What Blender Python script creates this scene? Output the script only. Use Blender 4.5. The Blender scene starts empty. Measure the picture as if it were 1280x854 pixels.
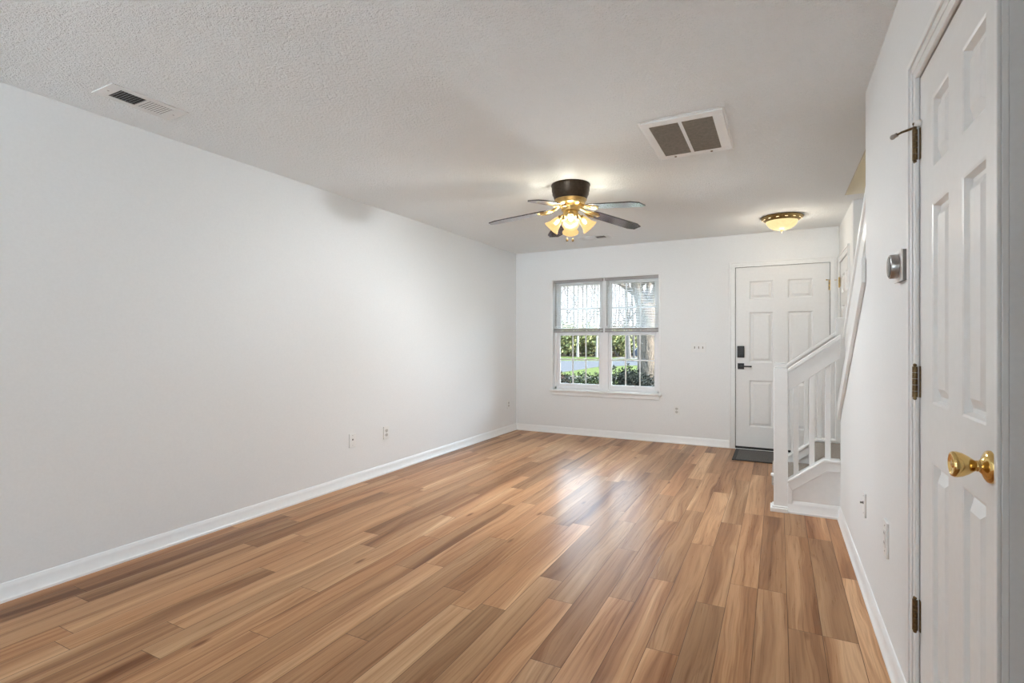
import bpy, math, random
from mathutils import Vector, Matrix, noise as mnoise

C = bpy.context.scene
COL = C.collection
random.seed(7)
PI = math.pi

# ------------------------------------------------------------------ camera
cam_d = bpy.data.cameras.new('camera')
cam_d.sensor_width = 36.0
cam_d.lens = 36.0 * 648.0 / 1280.0
cam_d.clip_start = 0.02
cam_d.clip_end = 400
cam = bpy.data.objects.new('camera', cam_d)
COL.objects.link(cam)
cam.location = (0, 0, 1.226)
cam.rotation_euler = (PI / 2, 0, math.radians(27.2))
C.camera = cam

# ------------------------------------------------------------------ colour management
C.view_settings.view_transform = 'Standard'
C.view_settings.look = 'None'
C.view_settings.gamma = 1.0
C.view_settings.use_curve_mapping = False
C.view_settings.exposure = 0.88
C.cycles.max_bounces = 14
C.cycles.diffuse_bounces = 8
C.cycles.glossy_bounces = 5
C.cycles.transmission_bounces = 6
C.cycles.transparent_max_bounces = 24
C.cycles.sample_clamp_indirect = 8.0
C.cycles.use_denoising = True
C.cycles.caustics_reflective = False
C.cycles.caustics_refractive = False

# ------------------------------------------------------------------ daylight
SKY_HIGH, SKY_LOW = 9.0, 0.95          # bright overcast sky, paler haze behind the distant woods
world = bpy.data.worlds.new('sky')
C.world = world
world.use_nodes = True
wt = world.node_tree
bg = wt.nodes['Background']
bg.inputs[0].default_value = (0.60, 0.81, 1.0, 1)
tc = wt.nodes.new('ShaderNodeTexCoord')
sx = wt.nodes.new('ShaderNodeSeparateXYZ')
mr = wt.nodes.new('ShaderNodeMapRange')
mr.interpolation_type = 'SMOOTHSTEP'
for k, v in zip((1, 2, 3, 4), (0.14, 0.34, SKY_LOW, SKY_HIGH)):
    mr.inputs[k].default_value = v
wt.links.new(tc.outputs['Generated'], sx.inputs[0])
wt.links.new(sx.outputs[2], mr.inputs[0])
wt.links.new(mr.outputs[0], bg.inputs[1])
mc = wt.nodes.new('ShaderNodeMix')
mc.data_type = 'RGBA'
mc.inputs[6].default_value = (0.97, 0.98, 1.0, 1)
mc.inputs[7].default_value = (0.60, 0.81, 1.0, 1)
mf = wt.nodes.new('ShaderNodeMapRange')
mf.inputs[1].default_value, mf.inputs[2].default_value = 0.14, 0.30
wt.links.new(sx.outputs[2], mf.inputs[0])
wt.links.new(mf.outputs[0], mc.inputs[0])
wt.links.new(mc.outputs[2], bg.inputs[0])


def light(name, kind, loc, rot, energy, color=(1, 1, 1), **kw):
    d = bpy.data.lights.new(name, kind)
    d.energy = energy
    d.color = color
    for k, v in kw.items():
        setattr(d, k, v)
    o = bpy.data.objects.new(name, d)
    COL.objects.link(o)
    o.location = loc
    o.rotation_euler = rot
    return o


sun = light('sun', 'SUN', (10, 0, 20), (math.radians(52), 0, math.radians(100)), 26.0, (1.0, 0.95, 0.86), angle=0.01)
# daylight coming through the front window and the added rear opening (portals only steer the sampling of the sky)
p1 = light('front_window_portal', 'AREA', (-2.0, 6.64, 1.31), (-PI / 2, 0, 0), 1, shape='RECTANGLE', size=1.4, size_y=1.46)
p1.data.cycles.is_portal = True
p2 = light('added_opening_portal', 'AREA', (-0.7, -4.08, 1.12), (PI / 2, 0, 0), 1, shape='RECTANGLE', size=4.8, size_y=2.2)
p2.data.cycles.is_portal = True
# lamp powers, first the added fill lamp behind the camera
FILL_W = 8
BULB = 30.0
FAN_W = 132
ENTRY_W = 3


# ------------------------------------------------------------------ node helpers
class G:
    def __init__(self, name):
        self.m = bpy.data.materials.new(name)
        self.m.use_nodes = True
        self.t = self.m.node_tree
        self.n = self.t.nodes
        self.l = self.t.links
        self.b = self.n['Principled BSDF']
        self.out = self.n['Material Output']

    def put(self, sock, v):
        if isinstance(v, bpy.types.NodeSocket):
            self.l.new(v, sock)
        elif v is not None:
            if sock.type == 'RGBA' and hasattr(v, '__len__') and len(v) == 3:
                v = (*v, 1)
            sock.default_value = v

    def node(self, t, ins=(), out=0, **kw):
        n = self.n.new(t)
        for k, v in kw.items():
            setattr(n, k, v)
        for i, v in (ins.items() if isinstance(ins, dict) else enumerate(ins)):
            self.put(n.inputs[i], v)
        return n.outputs[out]

    def math(self, op, a, b=None, c=None):
        return self.node('ShaderNodeMath', [a, b, c], operation=op)

    def obj(self):
        return self.node('ShaderNodeTexCoord', out=3)

    def sep(self, v):
        n = self.n.new('ShaderNodeSeparateXYZ')
        self.l.new(v, n.inputs[0])
        return n.outputs

    def comb(self, x, y, z):
        return self.node('ShaderNodeCombineXYZ', [x, y, z])

    def noise(self, v, scale=5, detail=2, rough=0.5, dist=0.0):
        return self.node('ShaderNodeTexNoise', {'Vector': v, 'Scale': scale, 'Detail': detail, 'Roughness': rough, 'Distortion': dist})

    def ramp(self, f, stops, interp='LINEAR'):
        n = self.n.new('ShaderNodeValToRGB')
        n.color_ramp.interpolation = interp
        e = n.color_ramp.elements
        while len(e) < len(stops):
            e.new(0.5)
        for el, (p, c) in zip(e, stops):
            el.position = p
            el.color = (*c, 1)
        self.put(n.inputs[0], f)
        return n.outputs[0]

    def mix(self, f, a, b, mode='MIX'):
        n = self.n.new('ShaderNodeMix')
        n.data_type = 'RGBA'
        n.blend_type = mode
        self.put(n.inputs[0], f)
        self.put(n.inputs[6], a)
        self.put(n.inputs[7], b)
        return n.outputs[2]

    def bump(self, h, strength=0.3, dist=0.01):
        o = self.node('ShaderNodeBump', {'Height': h, 'Strength': strength, 'Distance': dist})
        self.l.new(o, self.b.inputs['Normal'])

    def set(self, **kw):
        for k, v in kw.items():
            self.put(self.b.inputs[k.replace('_', ' ')], v)
        return self.m


def paint(name, col, rough=0.5, scale=60, amt=0.04, bump=0.05, metallic=0.0, **kw):
    g = G(name)
    n = g.noise(g.obj(), scale, 3)
    c2 = tuple(max(0, c * (1 - amt * 2)) for c in col)
    c1 = tuple(min(1, c * (1 + amt)) for c in col)
    g.set(Base_Color=g.ramp(n, [(0.3, c2), (0.7, c1)]), Roughness=rough, Metallic=metallic, **kw)
    if bump:
        g.bump(n, bump, 0.002)
    return g.m


M = {}
M['wall'] = paint('wall_paint', (0.785, 0.80, 0.805), 0.55, 90, 0.01, 0.06)
M['beige'] = paint('stairwell_paint', (0.74, 0.70, 0.61), 0.6, 90, 0.01, 0.06)
M['trim'] = paint('trim_paint', (0.82, 0.83, 0.83), 0.32, 30, 0.01, 0.02)
M['door'] = paint('door_paint', (0.80, 0.805, 0.80), 0.35, 40, 0.01, 0.03)
M['vinyl'] = paint('window_vinyl', (0.82, 0.82, 0.83), 0.35, 30, 0.01, 0)
M['blind'] = paint('blind_slats', (0.80, 0.79, 0.77), 0.45, 30, 0.01, 0)
M['plate'] = paint('plate_plastic', (0.79, 0.795, 0.785), 0.3, 30, 0.01, 0)
M['receptacle'] = paint('receptacle_plastic', (0.56, 0.55, 0.52), 0.35, 30, 0.01, 0)
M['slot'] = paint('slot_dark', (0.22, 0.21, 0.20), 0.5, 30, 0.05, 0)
M['black'] = paint('black_metal', (0.012, 0.012, 0.014), 0.38, 60, 0.1, 0)
M['rubber'] = paint('black_rubber', (0.02, 0.019, 0.018), 0.7, 80, 0.1, 0.1)
M['brass'] = paint('polished_brass', (0.80, 0.56, 0.22), 0.14, 20, 0.04, 0, 1.0)
M['satin_brass'] = paint('satin_brass', (0.62, 0.45, 0.20), 0.3, 40, 0.08, 0, 1.0)
M['antique'] = paint('antique_brass', (0.20, 0.135, 0.065), 0.42, 180, 0.25, 0.1, 0.85)
M['aged_brass'] = paint('aged_brass', (0.36, 0.25, 0.10), 0.35, 60, 0.15, 0, 1.0)
M['bronze'] = paint('dark_bronze', (0.055, 0.038, 0.024), 0.35, 60, 0.15, 0, 0.6)
M['steel'] = paint('brushed_steel', (0.42, 0.41, 0.40), 0.28, 60, 0.05, 0, 1.0)
M['glass_face'] = paint('dark_glass', (0.02, 0.02, 0.022), 0.06, 20, 0.05, 0)
M['duct'] = paint('duct_interior', (0.035, 0.025, 0.02), 0.7, 50, 0.2, 0)
M['filter'] = paint('dusty_filter', (0.14, 0.115, 0.09), 0.9, 120, 0.2, 0.3)
M['fin'] = paint('grille_fin', (0.24, 0.215, 0.18), 0.6, 60, 0.1, 0)
M['rail'] = paint('blind_rail_shaded', (0.36, 0.34, 0.335), 0.4, 30, 0.02, 0)  # rails and stacked slats coloured darker, shade of the backlit recess
M['vent'] = paint('vent_enamel', (0.74, 0.75, 0.75), 0.45, 40, 0.01, 0)
M['ext'] = paint('exterior_roof', (0.3, 0.29, 0.28), 0.8, 20, 0.1, 0.1)

g = G('ceiling_texture')
n1 = g.noise(g.obj(), 75, 4, 0.6)
n2 = g.noise(g.obj(), 210, 2, 0.6)
h = g.math('ADD', g.math('MULTIPLY', n1, 0.75), g.math('MULTIPLY', n2, 0.35))
g.set(Base_Color=(0.94, 0.965, 0.975), Roughness=0.85)
g.bump(h, 1.0, 0.022)
M['ceiling'] = g.m

# --- plank floor
g = G('plank_floor')
x, y, z = g.sep(g.obj())[:3]
PW, PL = 0.127, 1.21
xr = g.math('DIVIDE', g.math('ADD', x, 20.03), PW)
row = g.math('FLOOR', xr)
fx = g.math('FRACT', xr)
r1 = g.node('ShaderNodeTexWhiteNoise', {'W': row}, out=0, noise_dimensions='1D')
yr = g.math('ADD', g.math('DIVIDE', g.math('ADD', y, 30), PL), g.math('MULTIPLY', r1, 7.0))
colm = g.math('FLOOR', yr)
fy = g.math('FRACT', yr)
idv = g.comb(row, colm, 3.1)
rc = g.sep(g.node('ShaderNodeTexWhiteNoise', {'Vector': idv}, out=1, noise_dimensions='3D'))
ra, rb, rcc = rc[0], rc[1], rc[2]
gx = g.math('ADD', x, g.math('MULTIPLY', ra, 31))
gy = g.math('ADD', y, g.math('MULTIPLY', rb, 47))
gz = g.math('MULTIPLY', rcc, 29)
warp = g.noise(g.comb(g.math('MULTIPLY', gx, 4), g.math('MULTIPLY', gy, 1.1), gz), 1, 2, 0.5)
fxx = g.math('ADD', g.math('MULTIPLY', gx, 10), g.math('MULTIPLY', warp, 1.6))
fig = g.noise(g.comb(fxx, g.math('MULTIPLY', gy, 0.30), gz), 1, 3, 0.5, 0.3)
base = g.ramp(fig, [(0.29, (0.185, 0.083, 0.038)), (0.40, (0.31, 0.160, 0.079)), (0.49, (0.395, 0.220, 0.114)), (0.60, (0.45, 0.263, 0.140)), (0.70, (0.56, 0.355, 0.205))])
# growth rings that wander into cathedrals
ring = g.math('SINE', g.math('MULTIPLY', fig, 85))
ringm = g.math('MULTIPLY', g.math('SMOOTH_MIN', g.math('ADD', ring, 0.1), 0.0, 0.2), -0.30)
ringsel = g.noise(g.comb(g.math('MULTIPLY', gx, 3), g.math('MULTIPLY', gy, 0.8), g.math('ADD', gz, 7)), 1, 1)
ringm = g.math('MULTIPLY', ringm, g.ramp(ringsel, [(0.42, (0, 0, 0)), (0.62, (1, 1, 1))]))
c = g.mix(ringm, base, (0.17, 0.065, 0.025))
fine = g.noise(g.comb(g.math('MULTIPLY', gx, 260), g.math('MULTIPLY', gy, 5), gz), 1, 3, 0.7)
streak = g.noise(g.comb(g.math('MULTIPLY', g.math('ADD', gx, g.math('MULTIPLY', warp, 0.05)), 70), g.math('MULTIPLY', gy, 1.2), gz), 1, 3, 0.6)
c = g.mix(1.0, c, g.ramp(streak, [(0.30, (0.74, 0.70, 0.66)), (0.48, (1.0, 1.0, 1.0)), (0.75, (1.06, 1.06, 1.06))]), 'MULTIPLY')
c = g.mix(1.0, c, g.ramp(fine, [(0.25, (0.88, 0.87, 0.86)), (0.6, (1.03, 1.03, 1.03))]), 'MULTIPLY')
# knots
vor = g.node('ShaderNodeTexVoronoi', {'Vector': g.comb(g.math('MULTIPLY', gx, 5), g.math('MULTIPLY', gy, 1.5), gz), 'Scale': 1.0}, out=0)
c = g.mix(g.ramp(vor, [(0.03, (0.8, 0.8, 0.8)), (0.085, (0, 0, 0))]), c, (0.13, 0.05, 0.02))
tone = g.ramp(ra, [(0.0, (0.74, 0.73, 0.72)), (0.5, (1.0, 1.0, 1.0)), (1.0, (1.22, 1.23, 1.24))])
c = g.mix(1.0, c, tone, 'MULTIPLY')
c = g.mix(g.math('MULTIPLY', rb, 0.45), c, g.mix(1.0, c, (1.12, 0.92, 0.78), 'MULTIPLY'))
ex = g.math('MULTIPLY', g.math('MINIMUM', fx, g.math('SUBTRACT', 1.0, fx)), PW)
ey = g.math('MULTIPLY', g.math('MINIMUM', fy, g.math('SUBTRACT', 1.0, fy)), PL)
ee = g.math('MINIMUM', ex, ey)
gap = g.ramp(g.math('MULTIPLY', ee, 340), [(0.15, (1, 1, 1)), (0.55, (0, 0, 0))])
c = g.mix(g.math('MULTIPLY', gap, 0.9), c, (0.06, 0.03, 0.015))
g.set(Base_Color=c, Roughness=g.math('ADD', 0.24, g.math('MULTIPLY', fine, 0.10)))
g.b.inputs['Specular IOR Level'].default_value = 0.10
g.b.inputs['Specular Tint'].default_value = (1.0, 0.88, 0.76, 1)
g.bump(g.math('ADD', g.math('MINIMUM', g.math('MULTIPLY', ee, 400), 1.0), g.math('MULTIPLY', fine, 0.12)), 0.25, 0.0015)
M['floor'] = g.m

# --- carpet
g = G('stair_carpet')
n1 = g.noise(g.obj(), 260, 3, 0.7)
g.set(Base_Color=g.ramp(n1, [(0.3, (0.24, 0.205, 0.175)), (0.7, (0.50, 0.45, 0.40))]), Roughness=0.95)
g.bump(n1, 0.8, 0.01)
M['carpet'] = g.m

# --- dark lacquered blade wood
g = G('blade_wood')
xx, yy, zz = g.sep(g.obj())[:3]
n1 = g.noise(g.comb(g.math('MULTIPLY', xx, 6), g.math('MULTIPLY', yy, 60), zz), 1, 3)
g.set(Base_Color=g.ramp(n1, [(0.3, (0.018, 0.009, 0.014)), (0.7, (0.045, 0.020, 0.026))]), Roughness=0.22)
g.b.inputs['Coat Weight'].default_value = 1.0
g.b.inputs['Coat Roughness'].default_value = 0.12
g.b.inputs['Coat IOR'].default_value = 1.6
M['blade'] = g.m

# --- thin window glass
g = G('window_glass')
tr = g.node('ShaderNodeBsdfTransparent', [(0.97, 0.98, 0.98)])
gl = g.node('ShaderNodeBsdfGlossy', {'Color': (1, 1, 1), 'Roughness': 0.02})
fr = g.node('ShaderNodeFresnel', {'IOR': 1.25})
mx = g.node('ShaderNodeMixShader', [fr, tr, gl])
g.l.new(mx, g.out.inputs[0])
M['glass'] = g.m


def lamp_glass(name, col, emis, strength):
    g = G(name)
    n = g.noise(g.obj(), 22, 3, 0.6, 1.0)
    g.b.inputs['Specular IOR Level'].default_value = 0.02
    g.set(Base_Color=col, Roughness=0.3, Emission_Color=g.ramp(n, [(0.3, tuple(e * 0.86 for e in emis)), (0.7, emis)]), Emission_Strength=strength)
    return g.m


M['shade_glass'] = lamp_glass('frosted_shade_glass', (0.0012, 0.0009, 0.0005), (1.0, 0.66, 0.27), 0.66)
gs = M['shade_glass'].node_tree
_t = gs.nodes.new('ShaderNodeBsdfTransparent'); _t.inputs[0].default_value = (1.0, 0.93, 0.82, 1)
_x = gs.nodes.new('ShaderNodeMixShader'); _x.inputs[0].default_value = 0.29
gs.links.new(gs.nodes['Principled BSDF'].outputs[0], _x.inputs[1]); gs.links.new(_t.outputs[0], _x.inputs[2])
gs.links.new(_x.outputs[0], gs.nodes['Material Output'].inputs[0])
M['bowl_glass'] = lamp_glass('alabaster_glass', (0.03, 0.025, 0.018), (1.0, 0.80, 0.40), 0.62)
M['bulb'] = lamp_glass('lit_bulb', (1, 1, 1), (1.0, 0.80, 0.56), BULB)
M['cutout'] = lamp_glass('lit_cutout', (0.8, 0.7, 0.5), (1.0, 0.78, 0.42), 0.8)
M['diffuser'] = lamp_glass('fill_globe_glow', (0.9, 0.9, 0.9), (1.0, 0.95, 0.88), 3.0)

# --- outdoors
OUT = 0.62


def ground(name, a, b, scale):
    a, b = [tuple(c * OUT for c in q) for q in (a, b)]
    g = G(name)
    n = g.noise(g.obj(), scale, 4, 0.65)
    g.set(Base_Color=g.ramp(n, [(0.3, a), (0.7, b)]), Roughness=1.0)
    g.b.inputs['Specular IOR Level'].default_value = 0.0
    g.bump(n, 0.4, 0.03)
    return g.m


M['grass'] = ground('lawn_grass', (0.042, 0.055, 0.020), (0.064, 0.076, 0.030), 3)
M['litter'] = ground('leaf_litter', (0.04, 0.03, 0.018), (0.075, 0.057, 0.04), 4)
M['road'] = ground('asphalt', (0.048, 0.050, 0.056), (0.060, 0.062, 0.068), 5)
M['walk'] = ground('concrete_walk', (0.078, 0.074, 0.068), (0.095, 0.09, 0.084), 6)


def bark(name, a, b):
    a, b = [tuple(c * OUT * k for c in q) for q, k in ((a, 1.0), (b, 1.5))]
    g = G(name)
    xx, yy, zz = g.sep(g.obj())[:3]
    n = g.noise(g.comb(g.math('MULTIPLY', xx, 26), g.math('MULTIPLY', yy, 26), g.math('MULTIPLY', zz, 7)), 1, 5, 0.7, 1.2)
    g.set(Base_Color=g.ramp(n, [(0.35, a), (0.62, b)]), Roughness=0.95)
    g.bump(n, 1.0, 0.05)
    return g.m


M['bark'] = bark('rough_bark', (0.018, 0.014, 0.011), (0.125, 0.092, 0.066))
M['grey_bark'] = bark('grey_bark', (0.03, 0.026, 0.024), (0.075, 0.066, 0.06))
M['pale_bark'] = bark('pale_bark', (0.10, 0.09, 0.075), (0.18, 0.165, 0.14))


def leaf(name, a, b):
    a, b = [tuple(c * OUT for c in q) for q in (a, b)]
    g = G(name)
    n = g.noise(g.obj(), 9, 3, 0.7)
    g.b.inputs['Specular IOR Level'].default_value = 0.1
    g.set(Base_Color=g.ramp(n, [(0.35, a), (0.65, b)]), Roughness=0.8)
    return g.m


M['leaf_dark'] = leaf('dark_leaves', (0.004, 0.006, 0.004), (0.020, 0.024, 0.018))
M['leaf_green'] = leaf('green_leaves', (0.012, 0.020, 0.006), (0.045, 0.056, 0.022))
M['leaf_red'] = leaf('reddish_leaves', (0.028, 0.016, 0.012), (0.085, 0.042, 0.03))
M['leaf_lime'] = leaf('yellow_green_leaves', (0.10, 0.11, 0.035), (0.23, 0.235, 0.10))
M['leaf_brown'] = leaf('dry_leaves', (0.07, 0.055, 0.036), (0.17, 0.13, 0.085))
M['car'] = paint('blue_car_paint', (0.018, 0.023, 0.034), 0.2, 20, 0.05, 0)
M['tyre'] = paint('tyre_rubber', (0.02, 0.02, 0.02), 0.8, 20, 0.05, 0)
M['car_glass'] = paint('car_glass', (0.03, 0.04, 0.05), 0.05, 20, 0.05, 0)


# ------------------------------------------------------------------ mesh helpers
class MB:
    def __init__(self):
        self.v, self.f = [], []

    def add(self, vs, fs, mat=None):
        o = len(self.v)
        self.v += [tuple(mat @ Vector(p)) if mat else tuple(p) for p in vs]
        self.f += [tuple(i + o for i in q) for q in fs]
        return self

    def box(self, x0, x1, y0, y1, z0, z1, mat=None):
        vs = [(x0, y0, z0), (x1, y0, z0), (x1, y1, z0), (x0, y1, z0), (x0, y0, z1), (x1, y0, z1), (x1, y1, z1), (x0, y1, z1)]
        return self.add(vs, [(0, 3, 2, 1), (4, 5, 6, 7), (0, 1, 5, 4), (1, 2, 6, 5), (2, 3, 7, 6), (3, 0, 4, 7)], mat)

    def prism(self, poly, axis, a, b, mat=None):
        """polygon in the plane across axis, extruded from a to b. axis 0: (y,z); 1: (x,z); 2: (x,y)"""
        def p(q, t):
            return [(t, q[0], q[1]), (q[0], t, q[1]), (q[0], q[1], t)][axis]
        n = len(poly)
        vs = [p(q, a) for q in poly] + [p(q, b) for q in poly]
        fs = [tuple(range(n))[::-1], tuple(range(n, 2 * n))] + [(i, (i + 1) % n, n + (i + 1) % n, n + i) for i in range(n)]
        return self.add(vs, fs, mat)

    def lathe(self, prof, seg=32, mat=None):
        """prof: list of (r, z) about the z axis"""
        vs, fs = [], []
        for r, z in prof:
            for k in range(seg):
                a = 2 * PI * k / seg
                vs.append((r * math.cos(a), r * math.sin(a), z))
        for i in range(len(prof) - 1):
            for k in range(seg):
                k2 = (k + 1) % seg
                fs.append((i * seg + k, i * seg + k2, (i + 1) * seg + k2, (i + 1) * seg + k))
        if prof[0][0] > 1e-6:
            fs.append(tuple(range(seg))[::-1])
        if prof[-1][0] > 1e-6:
            o = (len(prof) - 1) * seg
            fs.append(tuple(range(o, o + seg)))
        return self.add(vs, fs, mat)

    def tube(self, pts, rads, seg=8, mat=None):
        pts = [Vector(p) for p in pts]
        if not hasattr(rads, '__len__'):
            rads = [rads] * len(pts)
        vs, fs = [], []
        up = None
        for i, p in enumerate(pts):
            d = (pts[min(i + 1, len(pts) - 1)] - pts[max(i - 1, 0)]).normalized()
            if up is None:
                up = d.orthogonal().normalized()
            up = (up - d * up.dot(d))
            up = up.normalized() if up.length > 1e-5 else d.orthogonal().normalized()
            s = d.cross(up)
            for k in range(seg):
                a = 2 * PI * k / seg
                vs.append(p + (up * math.cos(a) + s * math.sin(a)) * rads[i])
        for i in range(len(pts) - 1):
            for k in range(seg):
                k2 = (k + 1) % seg
                fs.append((i * seg + k, i * seg + k2, (i + 1) * seg + k2, (i + 1) * seg + k))
        fs.append(tuple(range(seg))[::-1])
        o = (len(pts) - 1) * seg
        fs.append(tuple(range(o, o + seg)))
        return self.add(vs, fs, mat)

    def ball(self, c, r, seg=16, mat=None):
        if not hasattr(r, '__len__'):
            r = (r, r, r)
        n = seg // 2
        prof = [(math.sin(PI * i / n), -math.cos(PI * i / n)) for i in range(n + 1)]
        prof[0] = (0.001, -1)
        prof[-1] = (0.001, 1)
        m = Matrix.Translation(c) @ Matrix.Diagonal((*r, 1))
        if mat:
            m = mat @ m
        return self.lathe(prof, seg, m)

    def build(self, name, mat, parent=None, bevel=0.0, smooth=False, loc=None, rotz=None, seg=2):
        me = bpy.data.meshes.new(name)
        me.from_pydata(self.v, [], self.f)
        me.validate()
        me.update()
        me.materials.append(mat)
        o = bpy.data.objects.new(name, me)
        COL.objects.link(o)
        if parent:
            o.parent = parent
        if loc:
            o.location = loc
        if rotz is not None:
            o.rotation_euler.z = rotz
        if smooth:
            me.shade_smooth()
            me.set_sharp_from_angle(angle=math.radians(40))
        if bevel:
            b = o.modifiers.new('bevel', 'BEVEL')
            b.width = bevel
            b.segments = seg
            b.limit_method = 'ANGLE'
            b.angle_limit = math.radians(40)
            if not smooth:
                me.shade_smooth()
                me.set_sharp_from_angle(angle=math.radians(40))
        return o


def struct(o):
    o['kind'] = 'structure'
    return o


def tag(o, label, cat, group=None):
    o['label'] = label
    o['category'] = cat
    if group:
        o['group'] = group
    return o


def thing(name, label, cat, loc=(0, 0, 0), rotz=0.0, group=None):
    o = bpy.data.objects.new(name, None)
    COL.objects.link(o)
    o.empty_display_size = 0.1
    o.location = loc
    o.rotation_euler.z = rotz
    return tag(o, label, cat, group)


def copy_tree(o, parent=None):
    c = o.copy()
    COL.objects.link(c)
    if parent:
        c.parent = parent
    for ch in list(o.children):
        copy_tree(ch, c)
    return c


def rot_to(d):
    """matrix turning +z to direction d"""
    return Vector((0, 0, 1)).rotation_difference(Vector(d).normalized()).to_matrix().to_4x4()


# ------------------------------------------------------------------ the room
XL, XR, YF, H = -3.25, 0.38, 6.45, 2.445
YB = -4.0
XK = 3.0                      # kitchen side behind the camera
YC = 1.272                    # near end of the right-hand wall
WX0, WX1, WZ0, WZ1 = -2.70, -1.30, 0.585, 2.045     # front window opening
DX0, DX1, DZ1 = -0.445, 0.495, 2.075                # front door opening
CX = 0.571                    # entry closet wall
SX = 1.45                     # far side of the stairwell
YT = 3.05                     # where the right wall stops being full height
YN = 4.21                     # foot of the stair wall

struct(MB().box(-3.4, XK + 0.1, YB - 0.1, YF + 0.16, -0.12, 0).build('floor', M['floor']))
c = MB()
c.box(-3.4, 0.49, YB - 0.15, YF + 0.3, H, H + 0.28)
c.box(0.49, SX + 0.2, 5.12, YF + 0.3, H, H + 0.28)
c.box(0.49, XK + 0.15, YB - 0.15, YC + 0.11, H, H + 0.28)
struct(c.build('ceiling', M['ceiling']))

struct(MB().box(XL - 0.14, XL, YB - 0.1, YF + 0.16, 0, H).build('wall_left', M['wall']))
w = MB()
w.box(XL, WX0, YF, YF + 0.16, 0, H)
w.box(WX0, WX1, YF, YF + 0.16, 0, WZ0)
w.box(WX0, WX1, YF, YF + 0.16, WZ1, H)
w.box(WX1, DX0, YF, YF + 0.16, 0, H)
w.box(DX0, DX1, YF, YF + 0.16, DZ1, H)
w.box(DX1, SX + 0.12, YF, YF + 0.16, 0, H)
struct(w.build('wall_far', M['wall']))

HY0, HY1, HZ = 1.309, 1.966, 2.03         # closet door opening in the right wall
w = MB()
w.box(XR, XR + 0.11, YC, HY0, 0, H)
w.box(XR, XR + 0.11, HY0, HY1, HZ, H)
w.box(XR, XR + 0.11, HY1, YT, 0, H)
w.prism([(YT, 0), (YN, 0), (YN, 0.79), (YT, 1.60)], 0, XR, XR + 0.11)
struct(w.build('wall_right', M['wall']))
struct(MB().box(XR + 0.11, XK, YC, YC + 0.11, 0, H).build('wall_return', M['wall']))
struct(MB().box(-0.45, XK, -0.40, -0.28, 0, H).build('wall_light_block', M['wall']))  # added unseen partition, keeps rear daylight off the return wall
struct(MB().box(XK, XK + 0.12, YB - 0.1, YC + 0.11, 0, H).build('wall_kitchen', M['wall']))
BX0, BX1, BZ = -3.1, 1.7, 2.24
w = MB()
w.box(XL, BX0, YB - 0.14, YB, 0, H)
w.box(BX1, XK, YB - 0.14, YB, 0, H)
w.box(BX0, BX1, YB - 0.14, YB, BZ, H)
struct(w.build('wall_back', M['wall']))

# entry closet wall with its door opening, landing wall, stairwell
EY0, EY1 = 5.60, 6.345
w = MB()
w.box(CX, CX + 0.11, 5.3, EY0, 0, H)
w.box(CX, CX + 0.11, EY0, EY1, 2.05, H)
w.box(CX, CX + 0.11, EY1, YF, 0, H)
w.box(CX + 0.11, SX, 5.3, 5.41, 0, H)
struct(w.build('wall_entry', M['wall']))
struct(MB().box(SX, SX + 0.12, YC + 0.11, YF, 0, 4.9).build('wall_stairwell', M['wall']))
w = MB()
w.box(0.37, 0.49, YC + 0.11, 5.12, H + 0.28, 4.9)
w.box(0.37, SX, 5.12, 5.24, H + 0.28, 4.9)
w.box(0.37, SX, YC, YC + 0.11, H + 0.28, 4.9)
w.box(0.37, SX + 0.12, YC, 5.24, 4.9, 5.0)
w.box(0.491, SX, 5.112, 5.119, H + 0.002, H + 0.28)
w.box(0.491, 0.498, YC + 0.12, 5.112, H + 0.002, H + 0.28)
struct(w.build('wall_upper', M['beige']))


# ------------------------------------------------------------------ baseboards
def bb_prof():
    return [(0, 0), (0.020, 0), (0.020, 0.012), (0.013, 0.020), (0.012, 0.064), (0.008, 0.076), (0.004, 0.086), (0, 0.088)]


def base_run(mb, p0, p1, n):
    """profile along p0->p1 on the floor, pushed out along n"""
    p0, p1, n = Vector((*p0, 0)), Vector((*p1, 0)), Vector((*n, 0))
    prof = bb_prof()
    k = len(prof)
    vs = [p0 + n * a + Vector((0, 0, b)) for a, b in prof] + [p1 + n * a + Vector((0, 0, b)) for a, b in prof]
    fs = [tuple(range(k)), tuple(range(k, 2 * k))[::-1]] + [(i, (i + 1) % k, k + (i + 1) % k, k + i) for i in range(k)]
    mb.add(vs, fs)


m = MB(); base_run(m, (XL, YB), (XL, YF), (1, 0)); struct(m.build('baseboard_left', M['trim'], smooth=True))
m = MB(); base_run(m, (XL, YF), (-0.503, YF), (0, -1)); struct(m.build('baseboard_far', M['trim'], smooth=True))
m = MB(); base_run(m, (XR, 2.04), (XR, YN), (-1, 0)); struct(m.build('baseboard_right', M['trim'], smooth=True))
m = MB(); base_run(m, (CX, 5.3), (CX, EY0 - 0.06), (-1, 0)); struct(m.build('baseboard_entry', M['trim'], smooth=True))


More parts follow.
